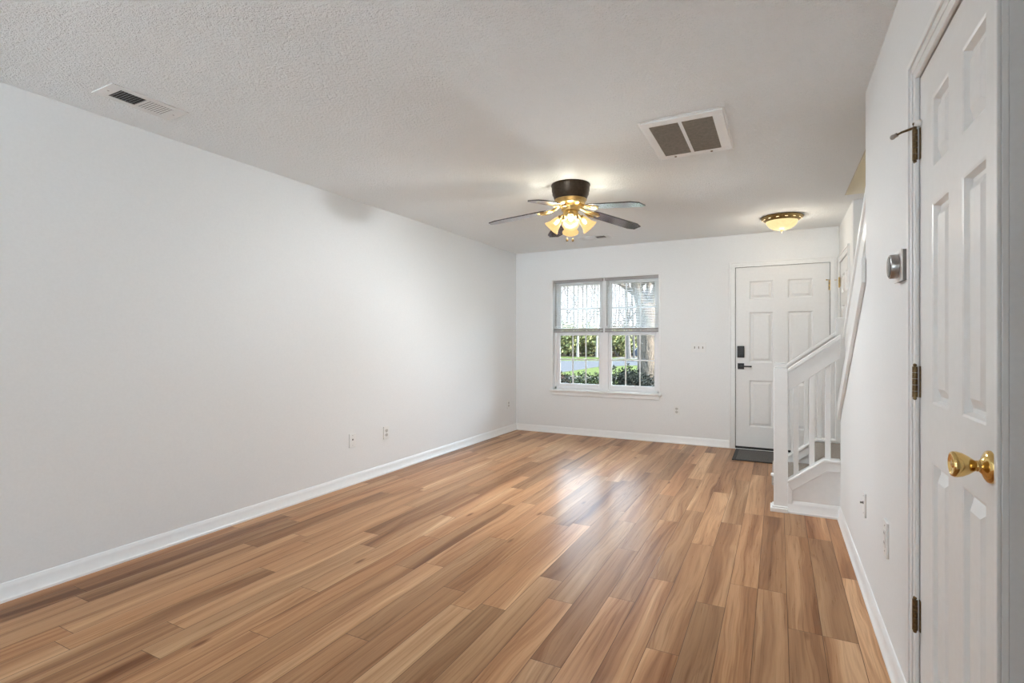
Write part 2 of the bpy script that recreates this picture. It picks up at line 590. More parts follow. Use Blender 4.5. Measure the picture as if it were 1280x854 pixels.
# ------------------------------------------------------------------ doors
def casing(name, w, hgt, wl, wr, wt, loc, rotz):
    """door casing on the plane y=0 facing -y around an opening 0..w x 0..hgt"""
    mb = MB()
    def leg(x0, x1, z0, z1, vertical):
        mb.box(x0, x1, -0.016, 0.0, z0, z1)
    mb.box(-wl, 0.004, -0.011, 0, 0, hgt + wt)
    mb.box(-wl, -wl * 0.72, -0.018, -0.011, 0, hgt + wt)
    mb.box(-wl * 0.58, -wl * 0.30, -0.0145, -0.011, 0, hgt + wt * 0.58)
    mb.box(w - 0.004, w + wr, -0.011, 0, 0, hgt + wt)
    mb.box(w + wr * 0.72, w + wr, -0.018, -0.011, 0, hgt + wt)
    mb.box(w + wr * 0.30, w + wr * 0.58, -0.0145, -0.011, 0, hgt + wt * 0.58)
    mb.box(0.004, w - 0.004, -0.011, 0, hgt - 0.004, hgt + wt)
    mb.box(-wl * 0.72, w + wr * 0.72, -0.018, -0.011, hgt + wt * 0.72, hgt + wt)
    mb.box(-wl * 0.30, w + wr * 0.30, -0.0145, -0.011, hgt + wt * 0.30, hgt + wt * 0.58)
    return struct(mb.build(name, M['trim'], bevel=0.0025, loc=loc, rotz=rotz))


def panel_door(W, Hd, T, panels, side=0.006):
    """front at y=0 facing -y; panels = (x0,x1,z0,z1)"""
    mb = MB()
    xs = sorted({0, W} | {p[0] for p in panels} | {p[1] for p in panels})
    zs = sorted({0, Hd} | {p[2] for p in panels} | {p[3] for p in panels})
    for i in range(len(xs) - 1):
        for j in range(len(zs) - 1):
            x0, x1, z0, z1 = xs[i], xs[i + 1], zs[j], zs[j + 1]
            xm, zm = (x0 + x1) / 2, (z0 + z1) / 2
            if any(p[0] < xm < p[1] and p[2] < zm < p[3] for p in panels):
                continue
            mb.add([(x0, 0, z0), (x1, 0, z0), (x1, 0, z1), (x0, 0, z1)], [(0, 1, 2, 3)])
    for p in panels:
        rings = [(0, 0), (0.006, 0.002), (0.011, 0.017), (0.021, 0.017), (0.046, 0.003)]
        vs = []
        for d, dep in rings:
            vs += [(p[0] + d, dep, p[2] + d), (p[1] - d, dep, p[2] + d), (p[1] - d, dep, p[3] - d), (p[0] + d, dep, p[3] - d)]
        fs = []
        for r in range(len(rings) - 1):
            for k in range(4):
                k2 = (k + 1) % 4
                fs.append((r * 4 + k, r * 4 + k2, r * 4 + 4 + k2, r * 4 + 4 + k))
        o = (len(rings) - 1) * 4
        fs.append((o, o + 1, o + 2, o + 3))
        mb.add(vs, fs)
    mb.add([(0, 0, 0), (W, 0, 0), (W, 0, Hd), (0, 0, Hd), (0, T, 0), (W, T, 0), (W, T, Hd), (0, T, Hd)],
           [(0, 4, 5, 1), (1, 5, 6, 2), (2, 6, 7, 3), (3, 7, 4, 0), (4, 7, 6, 5)])
    return mb


def hinge(door, x, z, hgt=0.095, r=0.0075, out=0.008, leafw=0.016, mat='antique'):
    mb = MB()
    for k in range(5):
        mb.lathe([(r, 0), (r, hgt / 5 - 0.0012)], 14, Matrix.Translation((x, -out, z - hgt / 2 + k * hgt / 5)))
    mb.ball((x, -out, z + hgt / 2 + 0.003), r * 0.8, 10)
    mb.ball((x, -out, z - hgt / 2 - 0.004), r * 0.8, 10)
    mb.box(x - leafw, x, -0.0125, -0.0095, z - hgt / 2, z + hgt / 2)
    mb.box(x, x + leafw * 0.7, -0.003, 0.0005, z - hgt / 2, z + hgt / 2)
    h = mb.build('hinge', M[mat], door, smooth=True)
    s = MB()
    for dz in (-0.026, 0.018):
        s.box(x - leafw * 0.8, x - leafw * 0.05, -0.0132, -0.0124, z + dz - 0.006, z + dz + 0.012)
    s.build('hinge_slot', M['slot'], h)
    return h


# front door
ew, eh = 0.925, 2.045
ex0 = DX0 + 0.008
def ep(a, b, c0, d): return (a - ex0, b - ex0, c0 - 0.025, d - 0.025)
pans = [ep(-.295, -.052, .258, .788), ep(-.295, -.052, .985, 1.560), ep(-.295, -.052, 1.704, 1.912),
        ep(.090, .333, .258, .788), ep(.090, .333, .985, 1.560), ep(.090, .333, 1.704, 1.912)]
door_1 = struct(panel_door(ew, eh, 0.044, pans).build('door_1', M['door'], bevel=0, loc=(ex0, YF + 0.012, 0.025)))
MB().box(0.0, ew, -0.004, 0.03, -0.019, 0.006).build('door_sweep', M['rubber'], door_1, bevel=0.002)
kp = MB().box(0.018, 0.092, -0.024, 0, 1.018, 1.150).build('deadbolt_keypad', M['black'], door_1, bevel=0.006)
MB().box(0.026, 0.084, -0.026, -0.0235, 1.062, 1.142).build('touch_panel', M['black'], kp, bevel=0.0008)
MB().lathe([(0.016, 0), (0.016, 0.012), (0.013, 0.014)], 20, Matrix.Translation((0.055, -0.024, 1.040)) @ Matrix.Rotation(PI / 2, 4, 'X')).build('thumb_turn', M['black'], kp, smooth=True)
lv = MB().box(0.022, 0.090, -0.010, 0, 0.885, 0.953).build('lever_rosette', M['black'], door_1, bevel=0.002)
m = MB().lathe([(0.011, 0), (0.011, 0.045)], 16, Matrix.Translation((0.056, -0.008, 0.919)) @ Matrix.Rotation(PI / 2, 4, 'X'))
m.box(0.046, 0.170, -0.060, -0.046, 0.911, 0.927)
m.build('lever_handle', M['black'], lv, bevel=0.002)
MB().box(-0.006, 0.001, -0.003, 0.03, 0.895, 0.945).build('latch_plate', M['black'], door_1)
for zz in (0.25, 1.00, 1.80):
    hinge(door_1, ew + 0.002, zz, mat='satin_brass')
# jamb lining and threshold
m = MB()
m.box(DX0 - 0.001, DX0 + 0.0045, YF + 0.001, YF + 0.15, 0, DZ1)
m.box(DX1 - 0.0045, DX1 + 0.001, YF + 0.001, YF + 0.15, 0, DZ1)
m.box(DX0, DX1, YF + 0.001, YF + 0.15, DZ1 - 0.0025, DZ1 + 0.001)
m.box(DX0, DX1, YF + 0.06, YF + 0.15, 0.0, DZ1)
struct(m.build('trim_1', M['rubber']))
struct(MB().box(DX0 + 0.005, DX1 - 0.005, YF - 0.03, YF + 0.055, 0, 0.006).build('trim_2', M['trim'], bevel=0.002))
casing('trim_3', DX1 - DX0, DZ1, 0.058, 0.058, 0.058, (DX0, YF, 0), 0)

# hinge-pin door stop between front door and closet door
s = MB()
s.tube([(0.935, -0.010, 1.853), (0.985, -0.030, 1.851)], 0.004, 8)
s.tube([(0.935, -0.010, 1.853), (0.895, -0.03, 1.856)], 0.004, 8)
s.ball((0.893, -0.03, 1.856), 0.008, 10)
s.build('door_stop', M['satin_brass'], door_1, smooth=True)

# entry closet door (in the wall at x = CX, faces -x): local x runs towards the camera
cw = EY1 - EY0 - 0.012
cp = [(0.10, 0.33, 0.25, 0.80), (0.10, 0.33, 0.98, 1.58), (0.10, 0.33, 1.70, 1.90),
      (0.41, cw - 0.10, 0.25, 0.80), (0.41, cw - 0.10, 0.98, 1.58), (0.41, cw - 0.10, 1.70, 1.90)]
door_2 = struct(panel_door(cw, 2.03, 0.035, cp).build('door_2', M['door'], loc=(CX + 0.004, EY1 - 0.006, 0.012), rotz=-PI / 2))
for zz in (0.25, 1.00, 1.83):
    hinge(door_2, -0.002, zz, mat='satin_brass', out=0.014)
struct(MB().box(CX + 0.042, CX + 0.1, EY0, EY1, 0, 2.05).build('trim_4', M['slot']))
casing('trim_5', EY1 - EY0, 2.05, 0.06, 0.06, 0.06, (CX, EY1, 0), -PI / 2)

# near closet door in the right-hand wall
W3 = HY1 - HY0 - 0.008
U0 = HY1 - 0.004
def cpn(ya, yb, z0, z1): return (U0 - ya, U0 - yb, z0 - 0.012, z1 - 0.012)
pans = []
for ya, yb in ((1.826, 1.668), (1.560, 1.402)):
    pans += [cpn(ya, yb, 0.27, 0.890), cpn(ya, yb, 1.052, 1.612), cpn(ya, yb, 1.708, 1.908)]
door_3 = struct(panel_door(W3, 2.01, 0.035, pans).build('door_3', M['door'], loc=(XR + 0.002, U0, 0.012), rotz=-PI / 2))
for zz in (0.383, 1.092, 1.813):
    hinge(door_3, -0.003, zz, hgt=0.094, r=0.007, out=0.012, leafw=0.019)
s = MB()
s.tube([(-0.003, -0.011, 1.866), (-0.030, -0.040, 1.866), (-0.048, -0.058, 1.862)], [0.004, 0.0035, 0.003], 10)
s.tube([(-0.003, -0.011, 1.866), (0.022, -0.020, 1.869)], 0.0035, 10)
ds = s.build('hinge_pin_stop', M['antique'], door_3, smooth=True)
MB().ball((-0.050, -0.060, 1.861), 0.008, 14).tube([(-0.046, -0.056, 1.862), (-0.040, -0.050, 1.864)], 0.0065, 12).build('bumper_tip', M['steel'], ds, smooth=True)
MB().lathe([(0.009, 0), (0.009, 0.016)], 14, Matrix.Translation((0.025, -0.003, 1.869)) @ Matrix.Rotation(PI / 2, 4, 'X')).build('bumper_pad', M['plate'], ds, smooth=True)
ky, kz = U0 - 1.374, 0.960
kb = Matrix.Translation((ky, 0, kz)) @ Matrix.Rotation(PI / 2, 4, 'X')
k = MB().lathe([(0.033, 0), (0.033, 0.003), (0.031, 0.007), (0.024, 0.011), (0.016, 0.014), (0.0125, 0.018)], 40, kb).build('knob_rosette', M['brass'], door_3, smooth=True)
MB().lathe([(0.0125, 0.012), (0.0105, 0.019), (0.0115, 0.022), (0.0105, 0.024), (0.013, 0.028), (0.019, 0.036), (0.0245, 0.046), (0.0265, 0.055), (0.0262, 0.060),
            (0.0240, 0.0635), (0.021, 0.0640), (0.018, 0.0615), (0.008, 0.0605), (0.0075, 0.0625), (0.001, 0.0630)], 40, kb).build('door_knob', M['brass'], k, smooth=True)
m = MB()
m.box(XR + 0.04, XR + 0.10, HY0, HY1, 0, HZ)
struct(m.build('trim_6', M['trim']))
casing('trim_7', HY1 - HY0, HZ, 0.072, HY0 - YC - 0.001, 0.066, (XR, HY1, 0), -PI / 2)


# ------------------------------------------------------------------ front window
def window():
    fy = YF + 0.075
    f = MB()
    t = 0.035
    f.box(WX0, WX0 + t, fy, fy + 0.075, WZ0, WZ1)
    f.box(WX1 - t, WX1, fy, fy + 0.075, WZ0, WZ1)
    f.box(WX0, WX1, fy, fy + 0.075, WZ1 - t, WZ1)
    f.box(WX0, WX1, fy, fy + 0.075, WZ0, WZ0 + t)
    xm = (WX0 + WX1) / 2
    f.box(xm - 0.048, xm + 0.048, fy - 0.012, fy + 0.075, WZ0, WZ1)
    win = struct(f.build('window_1', M['vinyl'], bevel=0.003))
    zm = 1.325
    for a, b in ((WX0 + t, xm - 0.048), (xm + 0.048, WX1 - t)):
        for z0, z1, yy in ((WZ0 + t, zm + 0.02, fy + 0.010), (zm - 0.02, WZ1 - t, fy + 0.042)):
            s = MB()
            q = 0.036
            s.box(a, a + q, yy, yy + 0.028, z0, z1)
            s.box(b - q, b, yy, yy + 0.028, z0, z1)
            s.box(a + q, b - q, yy, yy + 0.028, z0, z0 + q + 0.008)
            s.box(a + q, b - q, yy, yy + 0.028, z1 - q, z1)
            so = s.build('sash', M['vinyl'], win, bevel=0.003)
            gm = MB()
            ia, ib, j0, j1 = a + q, b - q, z0 + q + 0.008, z1 - q
            for i in (1, 2):
                xx = ia + (ib - ia) * i / 3
                gm.box(xx - 0.008, xx + 0.008, yy + 0.008, yy + 0.018, j0, j1)
            zz = (j0 + j1) / 2
            gm.box(ia, ib, yy + 0.0085, yy + 0.0175, zz - 0.008, zz + 0.008)
            gm.build('muntin', M['vinyl'], so, bevel=0.002)
            MB().box(ia - 0.004, ib + 0.004, yy + 0.020, yy + 0.023, j0 - 0.004, j1 + 0.004).build('pane', M['glass'], so)
    # sash lock
    s = MB()
    s.box(WX0 - 0.035, WX1 + 0.035, YF - 0.040, YF + 0.075, WZ0 - 0.022, WZ0 + 0.002)
    s.build('window_sill', M['trim'], win, bevel=0.005)
    MB().box(WX0 - 0.01, WX1 + 0.01, YF - 0.014, YF + 0.002, WZ0 - 0.075, WZ0 - 0.022).build('window_apron', M['trim'], win, bevel=0.004)
    # painted return strips
    m = MB()
    m.box(WX0 - 0.018, WX0 + 0.002, YF - 0.008, YF + 0.075, WZ0, WZ1)
    m.box(WX1 - 0.002, WX1 + 0.018, YF - 0.008, YF + 0.075, WZ0, WZ1)
    m.build('window_jamb', M['trim'], win, bevel=0.002)
    return xm


xm = window()


def blind(x0, x1, label):
    t = thing('window_blind', label, 'window blind', ((x0 + x1) / 2, YF + 0.035, WZ1), 0)
    w = (x1 - x0) / 2
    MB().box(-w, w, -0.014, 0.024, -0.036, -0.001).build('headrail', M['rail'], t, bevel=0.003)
    s = MB()
    zb = 1.405 - WZ1
    n = 30
    for i in range(n):
        z = -0.055 + (zb + 0.055) * i / (n - 1)
        prof = [(-0.0120, -0.0052), (-0.006, -0.0018), (0, 0.0006), (0.006, 0.0020), (0.0120, 0.0028)]
        vs, fs = [], []
        for px in (-w + 0.004, w - 0.004):
            vs += [(px, p[0], z + p[1]) for p in prof] + [(px, p[0], z + p[1] - 0.0009) for p in prof]
        for k in range(4):
            fs += [(k, k + 1, 11 + k, 10 + k), (5 + k, 15 + k, 16 + k, 6 + k)]
        fs += [(0, 10, 15, 5), (4, 9, 19, 14)]
        s.add(vs, fs)
    s.build('slats', M['blind'], t)
    st = MB()
    for i in range(9):
        z = zb - 0.010 - i * 0.0030
        st.box(-w + 0.004, w - 0.004, -0.0125, 0.0125, z - 0.0012, z + 0.0010)
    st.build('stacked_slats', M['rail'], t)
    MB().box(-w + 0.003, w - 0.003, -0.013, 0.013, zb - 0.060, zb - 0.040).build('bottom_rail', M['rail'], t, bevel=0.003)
    for fx in (-0.62, 0.62):
        MB().tube([(fx * w, -0.0135, -0.03), (fx * w, -0.0138, zb - 0.045)], 0.0009, 5).build('ladder_cord', M['blind'], t)
    MB().tube([(-w + 0.035, -0.020, -0.03), (-w + 0.035, -0.022, zb + 0.02)], 0.004, 8).build('tilt_wand', M['fin'], t, smooth=True)
    return t


blind(WX0 + 0.006, xm - 0.012, 'white mini blind raised halfway over the left window pair')
blind(xm + 0.012, WX1 - 0.006, 'white mini blind raised halfway over the right window pair, tree trunk behind')

# added rear glazed opening, unseen, lets daylight in behind the camera
m = MB()
for a, b in ((BX0, BX0 + 0.05), (BX1 - 0.05, BX1), (-0.74, -0.66)):
    m.box(a, b, YB - 0.10, YB - 0.03, 0, BZ)
m.box(BX0, BX1, YB - 0.10, YB - 0.03, BZ - 0.05, BZ)
m.box(BX0, BX1, YB - 0.10, YB - 0.03, 0, 0.05)
w2 = struct(m.build('window_added', M['vinyl'], bevel=0.003))
MB().box(BX0 + 0.04, BX1 - 0.04, YB - 0.067, YB - 0.063, 0.04, BZ - 0.04).build('pane', M['glass'], w2)


# ------------------------------------------------------------------ staircase
st = thing('staircase', 'white railed staircase with carpeted steps turning up beside the front door', 'staircase', (0, 0, 0))
SY0, SY1 = 4.205, 5.10        # rail lines of the short flight
NW = 0.046
SL = 0.76
def newel(cx, cy, z0, z1, nm='newel_post'):
    m = MB().box(cx - NW, cx + NW, cy - NW, cy + NW, z0, z1 - 0.012)
    m.box(cx - NW + 0.006, cx + NW - 0.006, cy - NW + 0.006, cy + NW - 0.006, z1 - 0.012, z1)
    return m.build(nm, M['trim'], st, bevel=0.004)
n1 = newel(0.015, SY0 + NW - 0.004, 0, 1.045)
m = MB()
m.box(0.015 - NW - 0.022, 0.015 + NW, SY0 - 0.026, SY0 + 2 * NW + 0.012, 0, 0.03)
m.box(0.015 - NW - 0.010, 0.015 + NW, SY0 - 0.016, SY0 + 2 * NW + 0.004, 0.03, 0.042)
m.build('post_base', M['trim'], n1, bevel=0.004)
n2 = newel(0.015, SY1, 0, 1.045)
newel(0.470, SY1 + 0.01, 0.38, 1.425)

def rail_z(x): return 1.030 + SL * (x - 0.06)
def cap_z(x): return min(0.235 + SL * (x - 0.06), 0.405)
def short_rail(y0, x0, x1):
    m = MB()
    m.prism([(x0, rail_z(x0) - 0.165), (x1, rail_z(x1) - 0.165), (x1, rail_z(x1) - 0.030), (x0, rail_z(x0) - 0.030)], 1, y0 + 0.016, y0 + 0.056)
    m.build('rail_board', M['trim'], st, bevel=0.003)
    m = MB()
    m.prism([(x0, rail_z(x0) - 0.032), (x1, rail_z(x1) - 0.032), (x1, rail_z(x1)), (x0, rail_z(x0))], 1, y0 + 0.002, y0 + 0.070)
    m.build('handrail', M['trim'], st, bevel=0.006, seg=3)
    for bx in (0.112, 0.211, 0.308):
        MB().prism([(bx - 0.0165, cap_z(bx - .0165) - 0.004), (bx + 0.0165, cap_z(bx + .0165) - 0.004), (bx + 0.0165, rail_z(bx + .0165) - 0.16), (bx - 0.0165, rail_z(bx - .0165) - 0.16)],
                   1, y0 + 0.020, y0 + 0.053).build('baluster', M['trim'], st, bevel=0.003)
    xk = 0.06 + 0.17 / SL
    m = MB()
    pts = [(x0, cap_z(x0)), (xk, 0.405), (x1, 0.405), (x1, 0.385), (xk, 0.385), (x0, cap_z(x0) - 0.022)]
    m.prism(pts, 1, y0 - 0.018, y0 + 0.075)
    m.build('stringer_cap', M['trim'], st, bevel=0.004)
    m = MB()
    m.prism([(x0, 0), (x1, 0), (x1, 0.385), (xk, 0.385), (x0, cap_z(x0) - 0.022)], 1, y0 + 0.004, y0 + 0.062)
    # raised border of the skirt panel
    m.prism([(x0, cap_z(x0) - 0.022), (xk, 0.385), (x1, 0.385), (x1, 0.325), (xk + 0.02, 0.325), (x0 + 0.03, cap_z(x0 + 0.03) - 0.095)], 1, y0 - 0.010, y0 + 0.004)
    m.prism([(x0, 0), (x0 + 0.03, 0), (x0 + 0.03, cap_z(x0 + 0.03) - 0.03), (x0, cap_z(x0) - 0.03)], 1, y0 - 0.0075, y0 + 0.0045)
    m.build('stringer_panel', M['trim'], st, bevel=0.003)
short_rail(SY0, 0.058, XR + 0.002)
short_rail(SY1 - 0.036, 0.058, 0.426)
m = MB(); base_run(m, (0.058, SY0 + 0.004), (XR, SY0 + 0.004), (0, -1)); m.build('stair_baseboard', M['trim'], st, smooth=True)
# carpeted steps of the short flight, landing and the upper flight
MB().box(-0.022, 0.30, SY0 + 0.066, SY1 - 0.036, 0, 0.165).box(-0.045, 0.30, SY0 + 0.066, SY1 - 0.036, 0.165, 0.19).build('step', M['carpet'], st, bevel=0.010)
m = MB().box(-0.050, -0.020, SY0 + 0.02, SY0 + 0.064, 0.244, 0.262).build('nosing_return', M['trim'], st, bevel=0.006)
MB().box(0.245, SX - 0.002, SY0 + 0.066, SY1 - 0.036, 0.20, 0.38).box(0.47, SX - 0.002, SY1 - 0.036, 5.298, 0.20, 0.38).build('landing', M['carpet'], st, bevel=0.010)
for k in range(1, 11):
    y1 = SY0 + 0.066 - (k - 1) * 0.272
    if k == 1:
        y1 = SY0 + 0.064
    MB().box(0.492, SX - 0.002, y1 - 0.285, y1, 0.38 + 0.19 * (k - 1), 0.38 + 0.19 * k).build('step', M['carpet'], st, bevel=0.010)
# sloped cap of the half wall and the long rail above it
def up_cap(y): return 0.79 + 0.703 * (YN - y)
def up_rail(y): return 1.285 + 0.703 * (YN - y)
m = MB()
m.prism([(YT - 0.02, up_cap(YT - 0.02) - 0.105), (YN + 0.004, up_cap(YN) - 0.105), (YN + 0.004, up_cap(YN) + 0.012), (YT - 0.02, up_cap(YT - 0.02) + 0.012)], 0, XR - 0.020, XR - 0.0005)
m.prism([(YT + 0.002, up_cap(YT) - 0.004), (YN + 0.004, up_cap(YN) - 0.008), (YN + 0.004, up_cap(YN) + 0.012), (YT + 0.002, up_cap(YT) + 0.016)], 0, XR - 0.020, XR + 0.125)
m.build('stringer_cap', M['trim'], st, bevel=0.003)
m = MB()
m.prism([(YT + 0.002, up_rail(YT) - 0.15), (YN + 0.06, up_rail(YN + 0.06) - 0.15), (YN + 0.06, up_rail(YN + 0.06)), (YT + 0.002, up_rail(YT))], 0, XR + 0.030, XR + 0.080)
m.build('rail_board', M['trim'], st, bevel=0.003)
m = MB()
m.prism([(YT + 0.002, up_rail(YT)), (YN + 0.06, up_rail(YN + 0.06)), (YN + 0.06, up_rail(YN + 0.06) + 0.035), (YT + 0.002, up_rail(YT) + 0.035)], 0, XR + 0.018, XR + 0.092)
m.build('handrail', M['trim'], st, bevel=0.006, seg=3)
for k in range(9):
    by = YT + 0.11 + k * 0.125
    MB().prism([(by - 0.0165, up_cap(by - .0165) + 0.008), (by + 0.0165, up_cap(by + .0165) + 0.008), (by + 0.0165, up_rail(by + .0165) - 0.145), (by - 0.0165, up_rail(by - .0165) - 0.145)],
               0, XR + 0.038, XR + 0.071).build('baluster', M['trim'], st, bevel=0.003)


# ------------------------------------------------------------------ ceiling fan
FX, FY = -1.44, 3.80
fan = thing('ceiling_fan', 'dark-bladed brass ceiling fan with four lit glass shades in mid-room', 'ceiling fan', (FX, FY, H))
# coordinates relative to the ceiling
MB().lathe([(0.150, 0), (0.152, -0.008), (0.147, -0.016), (0.146, -0.050), (0.142, -0.056), (0.141, -0.078), (0.136, -0.084), (0.124, -0.118)], 48).build('motor_housing', M['bronze'], fan, smooth=True)
MB().lathe([(0.124, -0.116), (0.127, -0.120), (0.122, -0.126), (0.112, -0.140), (0.113, -0.150), (0.100, -0.162), (0.075, -0.170), (0.070, -0.200), (0.050, -0.206)], 48).build('brass_band', M['satin_brass'], fan, smooth=True)
MB().lathe([(0.050, -0.200), (0.058, -0.210), (0.060, -0.245), (0.050, -0.262), (0.034, -0.275), (0.020, -0.300), (0.012, -0.318), (0.010, -0.325)], 36).build('light_hub', M['satin_brass'], fan, smooth=True)


def blade_outline():
    return [(0.19, -0.052), (0.23, -0.062), (0.60, -0.068), (0.655, -0.040), (0.655, 0.040), (0.60, 0.068), (0.23, 0.062), (0.19, 0.052)]


blade_first = None
droop = math.atan2(0.072, 0.46)
pitch = math.radians(4)
for k in range(5):
    a = math.radians(52 + 72 * k)
    R4 = Matrix.Rotation(a, 4, 'Z')
    if blade_first is None:
        b = MB().prism(blade_outline(), 2, -0.004, 0.004)
        bo = b.build('blade', M['blade'], fan, bevel=0.0015)
        arm = MB()
        arm.tube([(0.07, 0, 0.030), (0.105, 0, 0.012), (0.150, 0, -0.002), (0.20, 0, -0.008)], [0.010, 0.011, 0.012, 0.010], 10)
        arm.tube([(0.130, 0, 0.0), (0.165, 0.030, -0.004), (0.200, 0.044, -0.008), (0.235, 0.036, -0.007)], [0.007, 0.008, 0.008, 0.006], 8)
        arm.tube([(0.130, 0, 0.0), (0.165, -0.030, -0.004), (0.200, -0.044, -0.008), (0.235, -0.036, -0.007)], [0.007, 0.008, 0.008, 0.006], 8)
        arm.box(0.185, 0.265, -0.018, 0.018, -0.009, -0.004)
        for sx, sy in ((0.235, 0.036), (0.235, -0.036), (0.255, 0)):
            arm.ball((sx, sy, -0.009), (0.006, 0.006, 0.004), 8)
        ao = arm.build('blade_arm', M['satin_brass'], bo, smooth=True)
        blade_first = bo
    else:
        bo = copy_tree(blade_first, fan)
    T = Matrix.Translation((0, 0, -0.172)) @ R4 @ Matrix.Rotation(droop, 4, 'Y') @ Matrix.Rotation(-pitch, 4, 'X')
    bo.matrix_local = T

for k in range(4):
    a = math.radians(-69 + 90 * k)
    R4 = Matrix.Rotation(a, 4, 'Z')
    arm = MB()
    arm.tube([(0.040, 0, -0.232), (0.064, 0, -0.236), (0.078, 0, -0.250), (0.084, 0, -0.262)], 0.009, 10, R4)
    ax = Vector((0.66, 0, -0.75)).normalized()
    base = Vector((0.074, 0, -0.250))
    S = R4 @ Matrix.Translation(base) @ rot_to(ax)
    arm.lathe([(0.012, -0.004), (0.024, 0.0), (0.026, 0.014), (0.024, 0.020)], 24, S)
    sa = arm.build('lamp_arm', M['aged_brass'], fan, smooth=True)
    prof = [(0.022, 0.012), (0.028, 0.020), (0.036, 0.040), (0.042, 0.064), (0.049, 0.088), (0.060, 0.108), (0.066, 0.116)]
    inner = [(r - 0.003, z + 0.001) for r, z in prof][::-1]
    sh = MB()
    seg = 40
    vs, fs = [], []
    allp = prof + inner
    for i, (r, z) in enumerate(allp):
        for q in range(seg):
            t = 2 * PI * q / seg
            rr = r * (1 + 0.018 * math.cos(20 * t) * min(1, max(0, (z - 0.03) / 0.06)))
            vs.append((rr * math.cos(t), rr * math.sin(t), z))
    for i in range(len(allp) - 1):
        for q in range(seg):
            q2 = (q + 1) % seg
            fs.append((i * seg + q, i * seg + q2, (i + 1) * seg + q2, (i + 1) * seg + q))
    sh.add(vs, fs, S)
    so = sh.build('lamp_shade', M['shade_glass'], sa, smooth=True)
    MB().ball((0, 0, 0.046), (0.015, 0.015, 0.024), 16, S).build('bulb', M['bulb'], sa, smooth=True)
    light('fan_light', 'POINT', Vector((FX, FY, H)) + (S @ Vector((0, 0, 0.075))), (0, 0, 0), FAN_W / 4, (0.88, 0.95, 1.0), shadow_soft_size=0.03)

for cx, cz in ((-0.020, -0.43), (0.024, -0.432)):
    px, py = cx * math.cos(math.radians(27)), cx * math.sin(math.radians(27)) - 0.02
    ch = MB().tube([(px * 0.6, py * 0.6, -0.30), (px, py, -0.34), (px, py, cz + 0.01)], 0.0012, 6).build('pull_chain', M['satin_brass'], fan, smooth=True)
    MB().lathe([(0.003, 0.016), (0.006, 0.010), (0.010, 0.0), (0.008, -0.010), (0.002, -0.014)][::-1], 14, Matrix.Translation((px, py, cz))).build('chain_knob', M['antique'], ch, smooth=True)

# ------------------------------------------------------------------ added fill lamp, unseen behind the camera
pl = thing('fill_globe_lamp', 'added white globe lamp behind the camera, fill light for the room', 'pendant lamp', (-1.3, -1.7, H))
MB().lathe([(0.06, 0), (0.06, -0.012), (0.02, -0.03)], 28).tube([(0, 0, -0.02), (0, 0, -0.42)], 0.004, 8).build('canopy_cord', M['satin_brass'], pl, smooth=True)
gb = MB().ball((0, 0, -0.58), 0.16, 32).build('glass_globe', M['diffuser'], pl, smooth=True)
light('fill_globe_light', 'POINT', (-1.3, -1.7, H - 0.80), (0, 0, 0), FILL_W, (0.89, 0.95, 1.0), shadow_soft_size=0.06)

# ------------------------------------------------------------------ entry ceiling lamp
fl = thing('flush_ceiling_lamp', 'lit alabaster bowl ceiling lamp with brass ring near the front door', 'ceiling lamp', (0.03, 5.70, H))
MB().lathe([(0.176, 0), (0.186, -0.006), (0.188, -0.014), (0.180, -0.020), (0.165, -0.030), (0.150, -0.044), (0.143, -0.048), (0.138, -0.044)], 56).build('brass_ring', M['aged_brass'], fl, smooth=True)
MB().lathe([(0.142, -0.040), (0.141, -0.050), (0.132, -0.075), (0.112, -0.100), (0.080, -0.120), (0.045, -0.131), (0.010, -0.134), (0.001, -0.134)], 48).build('glass_bowl', M['bowl_glass'], fl, smooth=True)
MB().lathe([(0.006, -0.130), (0.012, -0.136), (0.010, -0.142), (0.005, -0.146), (0.007, -0.152), (0.001, -0.158)], 20).build('finial', M['antique'], fl, smooth=True)
for k in range(14):
    a = 2 * PI * k / 14
    Rk = Matrix.Rotation(a, 4, 'Z') @ Matrix.Translation((0.167, 0, -0.0295)) @ Matrix.Rotation(math.radians(35), 4, 'Y')
    MB().ball((0, 0, 0), (0.009, 0.015, 0.003), 12, Rk).build('ring_cutout', M['cutout'], fl, smooth=True)


light('stairwell_fill', 'POINT', (0.97, 3.2, 4.6), (0, 0, 0), 12, (1.0, 0.9, 0.76), shadow_soft_size=0.08)  # added fill light without a fixture, brightens the upper stairwell wall
light('entry_light', 'POINT', (0.03, 5.70, H - 0.20), (0, 0, 0), ENTRY_W, (1.0, 0.9, 0.74), shadow_soft_size=0.04)

